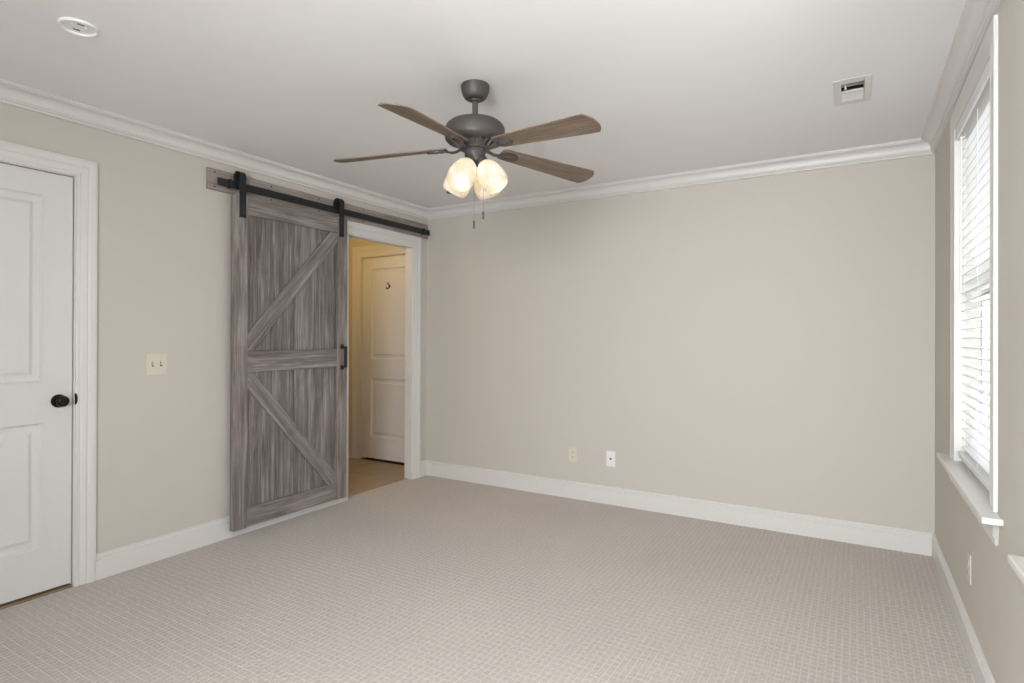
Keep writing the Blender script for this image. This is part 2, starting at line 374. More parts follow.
# mouldings: profile points are (distance from the wall face, height)
def run_profile(name, prof, path, m, closed_ends=True, label=None):
    """path: list of (corner point, inward direction pair) so a profile offset o is corner + o*dir (mitred)."""
    mb = MB(); n = len(prof); v = []
    for (c, d) in path:
        for o, z in prof: v.append((c[0]+d[0]*o, c[1]+d[1]*o, z))
    f = []
    for i in range(len(path)-1):
        for k in range(n): f.append((i*n+k, i*n+(k+1) % n, (i+1)*n+(k+1) % n, (i+1)*n+k))
    f.append(tuple(range(n))); f.append(tuple((len(path)-1)*n+k for k in range(n-1, -1, -1)))
    mb.add(v, f)
    return struct(mb.build(name, m, smooth=22), label, 'moulding' if label else None)
cove = [(0.058-0.032*math.sin(R(a)), H-0.020-0.034*(1-math.cos(R(a)))) for a in range(0, 91, 10)]
CROWN = [(0.0, H), (0.074, H), (0.074, H-0.010), (0.072, H-0.012), (0.066, H-0.012), (0.066, H-0.017), (0.060, H-0.019)] + cove + [(0.0255, H-0.058), (0.0255, H-0.063), (0.0205, H-0.064),
         (0.0205, H-0.068), (0.017, H-0.073), (0.011, H-0.074), (0.011, H-0.077), (0.0145, H-0.078), (0.0145, H-0.085), (0.012, H-0.087), (0.0, H-0.087)]
BASE = [(0.0, 0.0), (0.0155, 0.0), (0.0155, 0.101), (0.0115, 0.103), (0.0115, 0.108), (0.0140, 0.110), (0.0135, 0.115), (0.0090, 0.122), (0.0060, 0.125), (0.0060, 0.127), (0.0085, 0.128), (0.0085, 0.132), (0.006, 0.134), (0.0, 0.134)]
run_profile('trim_1', CROWN, [((0, -D), (1, 1)), ((0, 0), (1, -1))], M['trim'], label='white crown moulding along the left wall above the barn door')
run_profile('trim_2', CROWN, [((0, 0), (1, -1)), ((W, 0), (-1, -1))], M['trim'], label='white crown moulding along the back wall')
run_profile('trim_3', CROWN, [((W, 0), (-1, -1)), ((W, -D), (-1, 1))], M['trim'], label='white crown moulding along the window wall')
run_profile('trim_4', CROWN, [((W, -D), (-1, 1)), ((0, -D), (1, 1))], M['trim'], label='white crown moulding behind the camera')
CW = 0.1055; LCW = 0.090; LW = 0.0955
run_profile('baseboard_back', BASE, [((0, 0), (1, -1)), ((W, 0), (-1, -1))], M['trim'], label='white baseboard along the back wall')
run_profile('baseboard_right', BASE, [((W, 0), (-1, -1)), ((W, -D), (-1, 1))], M['trim'], label='white baseboard along the window wall')
run_profile('baseboard_left', BASE, [((0, LD[1]+LW-0.0002), (1, 0)), ((0, BO[0]-CW+0.0006), (1, 0))], M['trim'], label='white baseboard between the white door and the barn door')
run_profile('baseboard_corner', BASE, [((0, BO[1]+CW-0.0006), (1, 0)), ((0, 0), (1, -1))], M['trim'], label='short white baseboard in the far corner beside the opening')
run_profile('baseboard_front', BASE, [((W, -D), (-1, 1)), ((0, -D), (1, 1))], M['trim'], label='white baseboard behind the camera')
run_profile('baseboard_near', BASE, [((0, -D), (1, 1)), ((0, LD[0]-LW+0.0002), (1, 0))], M['trim'], label='white baseboard left of the white door')

CAS = [(0.0, 0.0), (0.0, 0.010), (0.004, 0.012), (0.016, 0.012), (0.019, 0.0095), (0.023, 0.0095), (0.029, 0.0125), (0.040, 0.0145), (0.052, 0.0150),
       (0.056, 0.0125), (0.060, 0.0125), (0.066, 0.017), (0.074, 0.019), (0.094, 0.020), (0.100, 0.0185), (0.100, 0.0)]
def casing(name, a0, a1, top, place, width=0.10, bottom=0.0, label=None, reveal=0.005, depth=1.0):
    """Mitred door casing around an opening; place(a, b, d) puts opening coordinates and stand-off into the room."""
    k = width/0.10; mb = MB(); n = len(CAS); v = []
    a0 -= reveal; a1 += reveal; top += reveal
    for stn in range(4):
        for u, d in CAS:
            u *= k; d *= depth
            a, b = [(a0-u, bottom), (a0-u, top+u), (a1+u, top+u), (a1+u, bottom)][stn]
            v.append(place(a, b, d))
    f = []
    for i in range(3):
        for j in range(n): f.append((i*n+j, i*n+(j+1) % n, (i+1)*n+(j+1) % n, (i+1)*n+j))
    f.append(tuple(range(n))); f.append(tuple(3*n+j for j in range(n-1, -1, -1)))
    mb.add(v, f)
    return struct(mb.build(name, M['trim'], smooth=25), label, 'door trim' if label else None)
def jamb(name, a0, a1, top, place, d0, d1, t=0.02, stop=None, label=None):
    mb = MB()
    def bx(x0, x1, z0, z1, e0, e1):
        p, q = place(x0, z0, e0), place(x1, z1, e1)
        mb.box(min(p[0], q[0]), max(p[0], q[0]), min(p[1], q[1]), max(p[1], q[1]), min(p[2], q[2]), max(p[2], q[2]))
    bx(a0-t, a0, 0, top, d0, d1); bx(a1, a1+t, 0, top, d0, d1); bx(a0-t, a1+t, top, top+t, d0, d1)
    if stop:
        s0, s1 = stop
        bx(a0, a0+0.010, 0, top-0.01, s0, s1); bx(a1-0.010, a1, 0, top-0.01, s0, s1); bx(a0, a1, top-0.010, top, s0, s1)
    return struct(mb.build(name, M['trim'], bevel=0.0015), label, 'door trim' if label else None)
pl = lambda a, b, d: (d, a, b)                 # left wall, room side
casing('trim_5', *BO, pl, label='white casing around the barn door opening')
jamb('trim_6', *BO, pl, -LT, 0.0, label='white jamb lining the barn door opening')
casing('trim_7', *LD, pl, width=LCW, label='white casing around the closed white door')
jamb('trim_8', *LD, pl, -LT, 0.0, stop=(-0.062, -0.050), label='white jamb of the closed white door')
ph = lambda a, b, d: (a, HY1-d, b)             # hall wall, hall side
casing('trim_9', *HD, ph, width=0.115, label='white casing of the hall door')
jamb('trim_10', *HD, ph, -0.10, 0.0, stop=(-0.062, -0.050), label='white jamb of the hall door')
# hall side casing of the opening, seen from the hall only
phb = lambda a, b, d: (-LT-d, a, b)
casing('trim_11', BO[0], BO[1], BO[2], phb, label='white casing on the hall side of the opening')

# ------------------------------------------------------------------ two panel doors
def panel_door(name, width, height, z0, label, side):
    """Local: x across (0..width from the lock edge), y = 0 room face, -y into the door, z up."""
    root = sroot(name, label=label, cat='door')
    th = 0.035; st = 0.125
    panels = [(0.235, 0.845), (1.045, height+z0-0.115)]
    mb = MB()
    # outer frame of stiles and rails around moulded panels, on the face seen; plain slab behind
    def quad(a, b, c, d): mb.add([a, b, c, d], [(0, 1, 2, 3)])
    zs = [z0, panels[0][0], panels[0][1], panels[1][0], panels[1][1], z0+height]
    xs = [0, st, width-st, width]
    for j in range(5):
        for i in range(3):
            if i == 1 and j in (1, 3): continue
            quad((xs[i], 0, zs[j]), (xs[i+1], 0, zs[j]), (xs[i+1], 0, zs[j+1]), (xs[i], 0, zs[j+1]))
    for (p0, p1) in panels:
        rings = [(0.0, 0.0), (0.004, -0.006), (0.010, -0.0125), (0.016, -0.0135), (0.034, -0.0135), (0.040, -0.011), (0.050, -0.005), (0.054, -0.004)]
        pts = []
        for ins, dep in rings:
            pts.append([(st+ins, dep, p0+ins), (width-st-ins, dep, p0+ins), (width-st-ins, dep, p1-ins), (st+ins, dep, p1-ins)])
        for a, b in zip(pts[:-1], pts[1:]):
            for k in range(4): quad(a[k], a[(k+1) % 4], b[(k+1) % 4], b[k])
        quad(*pts[-1])
    quad((0, -th, z0), (0, -th, z0+height), (width, -th, z0+height), (width, -th, z0))
    quad((0, 0, z0), (0, 0, z0+height), (0, -th, z0+height), (0, -th, z0))
    quad((width, 0, z0), (width, -th, z0), (width, -th, z0+height), (width, 0, z0+height))
    quad((0, 0, z0), (0, -th, z0), (width, -th, z0), (width, 0, z0))
    quad((0, 0, z0+height), (width, 0, z0+height), (width, -th, z0+height), (0, -th, z0+height))
    slab_ = mb.build('door_leaf', M['door'], root)
    return root
d1 = panel_door('door_1', 0.762, 2.054, 0.022, 'closed white two panel door at the left edge', 1)
# local x runs from the lock edge towards -y; the face looks into the room (+x)
d1.matrix_world = Matrix(((0, 1, 0, -0.006), (-1, 0, 0, LD[1]-0.005), (0, 0, 1, 0), (0, 0, 0, 1)))
kx, kz = 0.057, 0.948
KM = Matrix.Translation((kx, 0, kz)) @ Matrix.Rotation(R(-90), 4, 'X')
MB().lathe([(0.0, 0), (0.033, 0), (0.033, 0.004), (0.030, 0.008), (0.020, 0.010), (0.0, 0.010)], 32, KM, cap=False).build('rosette', M['knob'], d1, smooth=35)
MB().lathe([(0.012, 0.008), (0.0115, 0.024), (0.016, 0.030), (0.024, 0.036), (0.0272, 0.044), (0.0265, 0.052), (0.022, 0.058), (0.017, 0.060), (0.0165, 0.0625), (0.010, 0.064), (0.004, 0.0645)], 32, KM).build('door_knob', M['knob'], d1, smooth=40)
# strike plate lip on the jamb
mb = MB()
mb.prism([(-0.030, -0.003), (0.030, -0.003), (0.027, 0.004), (0.018, 0.008), (0.008, 0.0095), (-0.008, 0.0095), (-0.018, 0.008), (-0.027, 0.004)], 0.0, 0.003,
         Matrix(((0, 0, 1, 0.0105), (0, 1, 0, LD[1]+0.003), (1, 0, 0, 0.953), (0, 0, 0, 1))))
struct(mb.build('trim_12', M['knob'], bevel=0.0008), 'dark strike plate on the jamb beside the black knob', 'strike plate')
struct(MB().box(-0.09, -0.004, LD[0], LD[1], 0.0, 0.008).build('trim_13', M['oak'], bevel=0.002), 'brown threshold strip under the white door', 'threshold')
# plain closure behind the closed door so no sky shows around it
struct(MB().box(-0.16, -LT-0.001, LD[0]-0.06, LD[1]+0.06, -0.06, LD[2]+0.06).box(-LT-0.001, -0.05, LD[0]-0.06, LD[1]+0.06, -0.06, -0.001).build('light_block_door', M['gap_shade']), 'added dark light block behind the white door', 'wall')

d2 = panel_door('door_2', 0.762, 2.070, 0.020, 'white two panel door in the hall beyond the opening', 1)
d2.matrix_world = Matrix(((1, 0, 0, HD[0]+0.004), (0, -1, 0, HY1+0.006), (0, 0, 1, 0), (0, 0, 0, 1)))
d2_flip = d2
hk = MB()
hk.prism([(0.010*math.cos(R(a)), 0.016*math.sin(R(a))) for a in range(0, 360, 20)], 0.0, 0.004, Matrix(((1, 0, 0, 0.377), (0, 0, 1, -0.003), (0, 1, 0, 1.785), (0, 0, 0, 1))))
hk.tube([(0.377, 0.0, 1.775), (0.377, 0.016, 1.764), (0.377, 0.030, 1.756), (0.377, 0.042, 1.760), (0.377, 0.046, 1.774)], [0.005, 0.0045, 0.0045, 0.005, 0.006], 8)
hk.tube([(0.377, 0.0, 1.790), (0.377, 0.016, 1.806), (0.377, 0.028, 1.822)], [0.005, 0.0045, 0.0065], 8)
hk.build('robe_hook', M['knob'], d2, smooth=40)
struct(MB().box(HD[0]-0.06, HD[1]+0.06, HY1+0.101, HY1+0.13, -0.06, HD[2]+0.06).box(HD[0]-0.06, HD[1]+0.06, HY1, HY1+0.101, -0.06, -0.006).build('light_block_hall', M['gap_shade']), 'added dark light block behind the hall door', 'wall')  # added block that stops light leaking under the hall door
# hall ceiling lamp (source of the warm light)
hl = thing('flush_ceiling_lamp', 'warm flush ceiling lamp lighting the hall beyond the barn door', 'ceiling lamp', (-0.95, -0.75, H))
MB().lathe([(0.15, 0), (0.15, -0.02), (0.14, -0.03)], 32).build('base', M['bronze'], hl, smooth=40)
MB().lathe([(0.135, -0.03), (0.125, -0.06), (0.09, -0.085), (0.04, -0.097), (0.001, -0.10)], 32).build('lamp_shade', glow('hall_lamp_glass', (1.0, 0.70, 0.32), 2.0), hl, smooth=60)

# ------------------------------------------------------------------ windows
def rect_frame(mb, x0, x1, ya, yb, za, zb, wy, wz0, wz1):
    mb.box(x0, x1, ya, ya+wy, za, zb); mb.box(x0, x1, yb-wy, yb, za, zb)
    mb.box(x0, x1, ya+wy, yb-wy, za, za+wz0); mb.box(x0, x1, ya+wy, yb-wy, zb-wz1, zb)
STX = W-0.055                                   # front edge of the stools
trim_no = 14
for wi, (a, b) in enumerate(WIN):
    where = ['nearest the back corner', 'nearest the camera'][wi]
    root = sroot('window_%d' % (wi+1), (0, 0, 0), 'white double hung window behind the blind ' + where, 'window')
    mb = MB()
    mb.box(W, W+RT, a-0.015, a, WZ0, WZ1+0.015); mb.box(W, W+RT, b, b+0.015, WZ0, WZ1+0.015)
    mb.box(W, W+RT, a-0.015, b+0.015, WZ1, WZ1+0.015); mb.box(W+0.085, W+RT+0.02, a-0.015, b+0.015, WZ0-0.02, WZ0+0.006)
    mb.build('window_frame', M['trim'], root, bevel=0.001)
    mid = 1.455
    mb = MB(); rect_frame(mb, W+0.120, W+0.145, a+0.004, b-0.004, mid-0.018, WZ1-0.002, 0.036, 0.036, 0.040); mb.build('upper_sash', M['vinyl'], root, bevel=0.002)
    MB().box(W+0.131, W+0.135, a+0.03, b-0.03, mid+0.01, WZ1-0.03).build('glass_pane', M['glass'], root)
    mb = MB(); rect_frame(mb, W+0.092, W+0.118, a+0.004, b-0.004, WZ0+0.006, mid+0.018, 0.036, 0.050, 0.036); mb.build('lower_sash', M['vinyl'], root, bevel=0.002)
    MB().box(W+0.103, W+0.107, a+0.03, b-0.03, WZ0+0.04, mid-0.01).build('glass_pane', M['glass'], root)
    lk = MB(); lk.box(W+0.090, W+0.108, (a+b)/2-0.028, (a+b)/2+0.028, mid+0.018, mid+0.026); lk.tube([(W+0.099, (a+b)/2, mid+0.03), (W+0.085, (a+b)/2+0.03, mid+0.034)], 0.005, 8)
    lk.build('sash_lock', M['brass'], root, bevel=0.001)
    pr = lambda aa, bb, d: (W-d, aa, bb)
    casing('trim_%d' % trim_no, a+0.005, b-0.005, WZ1-0.005, pr, width=0.09, bottom=WZ0, label='white casing around the window ' + where, reveal=0.0, depth=0.62)
    # stool with rounded nose and horns, apron below with slanted returns
    st = MB(); y0, y1 = a-0.18, b+0.18
    prof = [(W+0.085, WZ0-0.022), (STX+0.006, WZ0-0.022), (STX+0.001, WZ0-0.018), (STX, WZ0-0.011), (STX+0.001, WZ0-0.004), (STX+0.006, WZ0), (W+0.085, WZ0)]
    poly = [(STX, y0), (W, y0), (W, a), (W+0.085, a), (W+0.085, b), (W, b), (W, y1), (STX, y1)]
    st.prism(poly, WZ0-0.022, WZ0)
    struct(st.build('trim_%d' % (trim_no+1), M['trim'], bevel=0.005, seg=3), 'white stool of the window ' + where, 'window sill')
    ap = MB(); z1 = WZ0-0.022; z0 = z1-0.085; s0, s1 = a-0.13, b+0.13
    prof = [(0.0, z0), (0.008, z0), (0.012, z0+0.006), (0.013, z0+0.028), (0.018, z0+0.034), (0.019, z1), (0.0, z1)]
    v = []
    for (yy, sgn) in ((s0, 1), (s1, -1)):
        for d, z in prof: v.append((W-d, yy + sgn*(0.019-d)*0.9 + sgn*(z1-z)*0.22, z))
    n = len(prof)
    ap.add(v, [(k, (k+1) % n, n+(k+1) % n, n+k) for k in range(n)] + [tuple(range(n)), tuple(range(2*n-1, n-1, -1))])
    struct(ap.build('trim_%d' % (trim_no+2), M['trim'], smooth=30), 'white apron below the window ' + where, 'window trim')
    trim_no += 3
    # blind
    if wi: continue
    bl = thing('window_blind', 'white slatted blind in the window ' + where, 'window blind', (W+0.046, (a+b)/2, WZ0))
    hw = (b-a)/2-0.006; zt = WZ1-WZ0
    VZ = 2.192-WZ0
    MB().box(-0.0405, 0.030, -hw, hw, VZ+0.003, VZ+0.045).build('head_rail', M['rail_shade'], bl, bevel=0.002)
    va = MB(); va.box(-0.050, -0.041, -hw-0.010, hw+0.010, VZ, VZ+0.050); va.box(-0.041, -0.030, -hw-0.010, -hw+0.004, VZ, VZ+0.050); va.box(-0.041, -0.030, hw-0.004, hw+0.010, VZ, VZ+0.050)
    va.build('valance', M['slat'], bl, bevel=0.0025)
    for yy in (-hw+0.03, hw-0.03):
        MB().box(-0.041, -0.020, yy-0.012, yy+0.012, VZ-0.004, VZ+0.0035).build('bracket', M['vent'], bl, bevel=0.001)
    zt = VZ+0.045
    z = VZ-0.046; k = 0; proto = None
    pitch = 0.0415; bot = 0.056
    while z > bot+0.012:
        if proto is None:
            sl = MB(); n = 8; top = []; lowr = []
            for i in range(n+1):
                x = -0.025+0.05*i/n; c = 0.0022*(1-(2*i/n-1)**2); top.append((x, c+0.0014)); lowr.append((x, c-0.0014))
            pts = top + lowr[::-1]
            v = [(x, -hw+0.002, q) for x, q in pts] + [(x, hw-0.002, q) for x, q in pts]; nn = len(pts)
            sl.add(v, [tuple(range(nn-1, -1, -1)), tuple(range(nn, 2*nn))] + [(i, (i+1) % nn, nn+(i+1) % nn, nn+i) for i in range(nn)])
            proto = sl.build('slat', M['slat'], bl, (0, 0, z), (0, R(-2), 0), smooth=40)
        else:
            o = proto.copy(); COL.objects.link(o); o.parent = bl; o.location = (0, 0, z)
        z -= pitch; k += 1
    MB().box(-0.040, 0.012, -hw+0.001, hw-0.001, bot-0.030, bot-0.008).build('bottom_rail', M['slat'], bl, bevel=0.003)
    for yy in (-hw+0.10, 0.0, hw-0.10):
        cdm = MB()
        for xx in (-0.0265, 0.0265): cdm.tube([(xx, yy, bot-0.012), (xx, yy, zt-0.04)], 0.0009, 6)
        cdm.build('ladder_cord', M['cord'], bl)
    wd = MB(); wd.tube([(-0.034, hw-0.055, zt-0.05), (-0.036, hw-0.055, zt-0.75)], 0.0035, 8); wd.tube([(-0.030, hw-0.055, zt-0.03), (-0.034, hw-0.055, zt-0.055)], 0.0018, 6)
    wd.build('tilt_wand', M['slat'], bl, smooth=40)
    lc = MB(); lc.tube([(-0.033, -hw+0.07, zt-0.045), (-0.034, -hw+0.07, 0.62)], 0.0012, 6); lc.lathe([(0.002, 0.62), (0.006, 0.60), (0.0075, 0.58), (0.004, 0.575)], 12, Matrix.Translation((-0.034, -hw+0.07, 0)))
    lc.build('lift_cord', M['cord'], bl, smooth=40)

# unseen window added behind the camera to let the fill light in
fw = sroot('window_3', (0, 0, 0), 'added white window behind the camera for fill light', 'window')
mb = MB(); x0, x1 = FILL_WIN
for (p, q) in ((x0, x0+0.05), (x1-0.05, x1), ((x0+x1)/2-0.03, (x0+x1)/2+0.03)): mb.box(p, q, -D-0.09, -D-0.03, 0.6, 2.25)
mb.box(x0, x1, -D-0.09, -D-0.03, 0.6, 0.65); mb.box(x0, x1, -D-0.09, -D-0.03, 2.20, 2.25); mb.box(x0, x1, -D-0.09, -D-0.03, 1.41, 1.45)
mb.build('added_fill_sash', M['vinyl'], fw, bevel=0.002)
MB().box(x0+0.04, x1-0.04, -D-0.062, -D-0.058, 0.64, 2.21).build('glass_pane', M['glass'], fw)

# ------------------------------------------------------------------ barn door
def board(name, p0, p1, width, thick, x_back, m, parent, z_shift=0.0, ends=None, bevel=0.0025):
    """A board along the wall plane from p0 to p1 (both (y, z)); local X along it, local Z out of the wall."""
    p0 = Vector((0, *p0)); p1 = Vector((0, *p1)); L = (p1-p0).length
    ax = (p1-p0).normalized(); nz = Vector((1, 0, 0)); ay = nz.cross(ax)
    mb = MB()
    if ends is None: mb.box(0, L, -width/2, width/2, 0, thick)
    else: mb.prism(ends(L, width), 0, thick)
    o = mb.build(name, m, parent, bevel=bevel)
    o.matrix_local = Matrix(((ax.x, ay.x, nz.x, x_back), (ax.y, ay.y, nz.y, p0.y), (ax.z, ay.z, nz.z, p0.z), (0, 0, 0, 1)))
    return o
hb = thing('header_board', 'grey weathered header board mounted above the barn door opening', 'board', (0, -1.067, 2.24))
board('board', (-1.043, 0), (1.055, 0), 0.131, 0.019, 0.0005, M['header'], hb)
for yy in (-1.0, -0.6, -0.2, 0.25, 0.62, 0.96):
    for zz in (-0.045, 0.045):
        MB().lathe([(0.0055, 0), (0.0055, 0.001), (0.003, 0.0016)], 12, Matrix.Translation((0.0195, yy, zz)) @ Matrix.Rotation(R(90), 4, 'Y')).build('screw', M['black'], hb, smooth=40)
RZ0, RZ1 = 2.200, 2.247; RX = 0.052
tr = thing('sliding_door_track', 'black flat steel track on the grey header board', 'door track', (0.0195, -1.055, 2.224))
MB().box(RX-0.0195, RX-0.0195+0.006, -1.015, 1.020, -0.0235, 0.0235).build('rail', M['black'], tr, bevel=0.0008)
for yy in (-0.93, -0.40, 0.10, 0.55, 0.95):
    MB().lathe([(0.010, 0), (0.010, RX-0.0195)], 16, Matrix.Translation((0, yy, 0)) @ Matrix.Rotation(R(90), 4, 'Y')).build('spacer', M['black'], tr, smooth=40)
    MB().lathe([(0.010, 0), (0.010, 0.004), (0.006, 0.006)], 6, Matrix.Translation((RX-0.0195+0.006, yy, 0)) @ Matrix.Rotation(R(90), 4, 'Y')).build('bolt', M['black'], tr, smooth=20)
for yy in (-0.935, 0.935):
    st = MB(); st.box(RX-0.0195-0.012, RX-0.0195+0.018, yy-0.009, yy+0.009, -0.0275, 0.027)
    st.lathe([(0.009, 0), (0.009, 0.012), (0.006, 0.018)], 16, Matrix.Translation((RX-0.0195+0.003, yy+(-0.013 if yy > 0 else 0.013), 0.003)) @ Matrix.Rotation(R(90 if yy > 0 else -90), 4, 'X'))
    st.build('end_stop', M['black'], tr, bevel=0.002)

BY0, BY1, BZ0, BZ1 = -1.977, -1.053, 0.056, 2.160
BX = 0.046                                          # back face of the door
bd = thing('barn_door', 'grey weathered wood barn door with K shaped bracing', 'barn door', (0, 0, 0))
cy = (BY0+BY1)/2
stw = 0.094
# back panel of four vertical boards with V grooves
pn = MB(); n = 4; y0, y1 = BY0+stw-0.010, BY1-stw+0.010; pwid = 0.1825
Lz = BZ1-BZ0-0.10
yc = 0.0
edges = [-2*pwid, -pwid, 0, pwid, 2*pwid]
poly = []
for i in range(4):
    a0, a1 = edges[i], edges[i+1]
    poly += [(a0, 0.019), (a0+0.004, 0.024), (a1-0.004, 0.024)]
poly += [(edges[4], 0.019), (edges[4], 0.0), (edges[0], 0.0)]
v = [(0, p, q) for p, q in poly] + [(Lz, p, q) for p, q in poly]; nn = len(poly)
pn.add(v, [tuple(range(nn-1, -1, -1)), tuple(range(nn, 2*nn))] + [(i, (i+1) % nn, nn+(i+1) % nn, nn+i) for i in range(nn)])
o = pn.build('plank_panel', M['barn_planks'], bd)
o.matrix_local = Matrix(((0, 0, 1, BX), (0, -1, 0, cy), (1, 0, 0, BZ0+0.05), (0, 0, 0, 1))) if False else Matrix(((0, 0, 1, BX), (0, 1, 0, cy), (1, 0, 0, BZ0+0.05), (0, 0, 0, 1)))
TH_ = 0.042                                          # stiles and rails stand proud of the planks
board('stile', (BY0+stw/2, BZ0), (BY0+stw/2, BZ1), stw, TH_, BX, M['barn'], bd)
board('stile', (BY1-stw/2, BZ0), (BY1-stw/2, BZ1), stw, TH_, BX, M['barn'], bd)
ya, yb = BY0+stw+0.0008, BY1-stw-0.0008
board('top_rail', (ya, 2.104), (yb, 2.104), 0.112, TH_-0.002, BX, M['barn'], bd)
board('middle_rail', (ya, 1.113), (yb, 1.113), 0.134, TH_-0.002, BX, M['barn'], bd)
board('bottom_rail', (ya, 0.123), (yb, 0.123), 0.122, TH_-0.002, BX, M['barn'], bd)
def brace(y0, z0, y1, z1, w_, lo, hi):
    """Diagonal clipped to the bay between the stiles (ya..yb) and rails (lo..hi)."""
    d = Vector((y1-y0, z1-z0)).normalized(); nrm = Vector((-d.y, d.x))
    c = Vector(((y0+y1)/2, (z0+z1)/2)); Lh = 2.0
    poly = [c-d*Lh-nrm*w_/2, c+d*Lh-nrm*w_/2, c+d*Lh+nrm*w_/2, c-d*Lh+nrm*w_/2]
    for (axis, val, sgn) in ((0, ya+0.0008, 1), (0, yb-0.0008, -1), (1, lo, 1), (1, hi, -1)):
        out = []
        for i in range(len(poly)):
            p, q = poly[i], poly[(i+1) % len(poly)]
            ip, iq = (p[axis]-val)*sgn >= 0, (q[axis]-val)*sgn >= 0
            if ip: out.append(p)
            if ip != iq: out.append(p + (q-p)*((val-p[axis])/(q[axis]-p[axis])))
        poly = out
    ax = Vector((0, d.x, d.y)); nz = Vector((1, 0, 0)); ay = nz.cross(ax)
    loc = [((p-c).dot(d), Vector((0, *(p-c))).dot(ay)) for p in poly]
    mb = MB(); mb.prism(loc, 0, TH_-0.003-0.0245)
    o = mb.build('brace', M['barn'], bd, bevel=0.002)
    xb = BX+0.0245
    o.matrix_local = Matrix(((ax.x, ay.x, nz.x, xb), (ax.y, ay.y, nz.y, c.x), (ax.z, ay.z, nz.z, c.y), (0, 0, 0, 1)))
brace(-1.845, 1.255, -1.182, 2.010, 0.098, 1.181, 2.047)
brace(-1.878, 1.012, -1.192, 0.222, 0.098, 0.185, 1.045)
XF = BX+TH_
# hangers: J strap bent over a wheel riding on the rail
for yc in (-1.925, -1.112):
    hgr = MB(); sw = 0.022
    cz = RZ1+0.0315; rad = 0.036; xc = RX+0.003
    x_strap = XF+0.0005
    prof_o = [(x_strap+0.005, 2.022), (x_strap+0.005, cz+0.004)]
    prof_i = [(x_strap, 2.022), (x_strap, cz+0.004)]
    cx_ = (x_strap + 0.030)/2; ro = x_strap+0.005-cx_; ri = x_strap-cx_
    for a in range(15, 181, 15):
        prof_o.append((cx_+ro*math.cos(R(a)), cz+0.004+ro*0.95*math.sin(R(a))))
        prof_i.append((cx_+ri*math.cos(R(a)), cz+0.004+ri*0.95*math.sin(R(a))))
    prof_o.append((cx_-ro, cz-0.026)); prof_i.append((cx_-ri, cz-0.026))
    pts = prof_o + prof_i[::-1]; nn = len(pts)
    v = [(x, yc-sw, z) for x, z in pts] + [(x, yc+sw, z) for x, z in pts]
    f = [(i, (i+1) % nn, nn+(i+1) % nn, nn+i) for i in range(nn)]
    m_ = len(prof_o)
    for i in range(m_-1):
        f.append((i, i+1, nn-2-i, nn-1-i)); f.append((nn+i, nn+i+1, nn+nn-2-i, nn+nn-1-i))
    hgr.add(v, f)
    h = hgr.build('hanger', M['black'], bd, smooth=40)
    MB().lathe([(0.020, -0.010), (rad, -0.010), (rad, -0.007), (0.0295, -0.004), (0.0295, 0.004), (rad, 0.007), (rad, 0.010), (0.020, 0.010)], 28,
               Matrix.Translation((xc, yc, cz)) @ Matrix.Rotation(R(90), 4, 'Y')).build('wheel', M['black'], h, smooth=30)
    MB().lathe([(0.008, 0), (0.008, 0.066), (0.006, 0.070)], 12, Matrix.Translation((0.026, yc, cz)) @ Matrix.Rotation(R(90), 4, 'Y')).build('axle', M['black'], h, smooth=40)
    for zz in (2.050, 2.118):
        MB().lathe([(0.0095, 0), (0.0095, 0.003), (0.005, 0.006)], 16, Matrix.Translation((x_strap+0.005, yc, zz)) @ Matrix.Rotation(R(90), 4, 'Y')).build('bolt', M['slot'], h, smooth=40)
# pull handle
ph_ = MB(); hy = -1.103
ph_.box(XF, XF+0.006, hy-0.016, hy+0.016, 1.182, 1.216); ph_.box(XF, XF+0.006, hy-0.016, hy+0.016, 1.024, 1.058)
ph_.box(XF+0.004, XF+0.040, hy-0.010, hy+0.010, 1.184, 1.200); ph_.box(XF+0.004, XF+0.040, hy-0.010, hy+0.010, 1.040, 1.056)
ph_.box(XF+0.034, XF+0.047, hy-0.011, hy+0.011, 1.040, 1.200)
o = ph_.build('pull_handle', M['black'], bd, bevel=0.0015); o['label'] = 'black steel pull handle'

# ------------------------------------------------------------------ ceiling fan
FX, FY = 1.890, -1.964
fan = thing('ceiling_fan', 'bronze ceiling fan with five brown wooden blades and four lit glass shades', 'ceiling fan', (FX, FY, H))
Z = lambda z: z-H
MB().lathe([(0.001, 0), (0.065, 0), (0.067, Z(2.436)), (0.0655, Z(2.422)), (0.064, Z(2.412)), (0.058, Z(2.394)), (0.051, Z(2.382)), (0.042, Z(2.375)), (0.028, Z(2.373)), (0.001, Z(2.373))], 48, cap=False).build('canopy', M['bronze'], fan, smooth=30)
dr = MB(); dr.lathe([(0.022, Z(2.378)), (0.021, Z(2.366)), (0.0135, Z(2.361)), (0.0130, Z(2.30)), (0.0130, Z(2.272)), (0.022, Z(2.268)), (0.022, Z(2.262))], 24)
dr.build('downrod', M['bronze'], fan, smooth=40)
mh = MB(); mh.lathe([(0.001, Z(2.274)), (0.060, Z(2.273)), (0.095, Z(2.270)), (0.118, Z(2.263)), (0.131, Z(2.252)), (0.1385, Z(2.236)), (0.1395, Z(2.222)), (0.1395, Z(2.196)), (0.137, Z(2.186)), (0.129, Z(2.178)), (0.112, Z(2.173)), (0.096, Z(2.171)), (0.001, Z(2.171))], 56, cap=False)
mh.build('motor_housing', M['bronze'], fan, smooth=35)
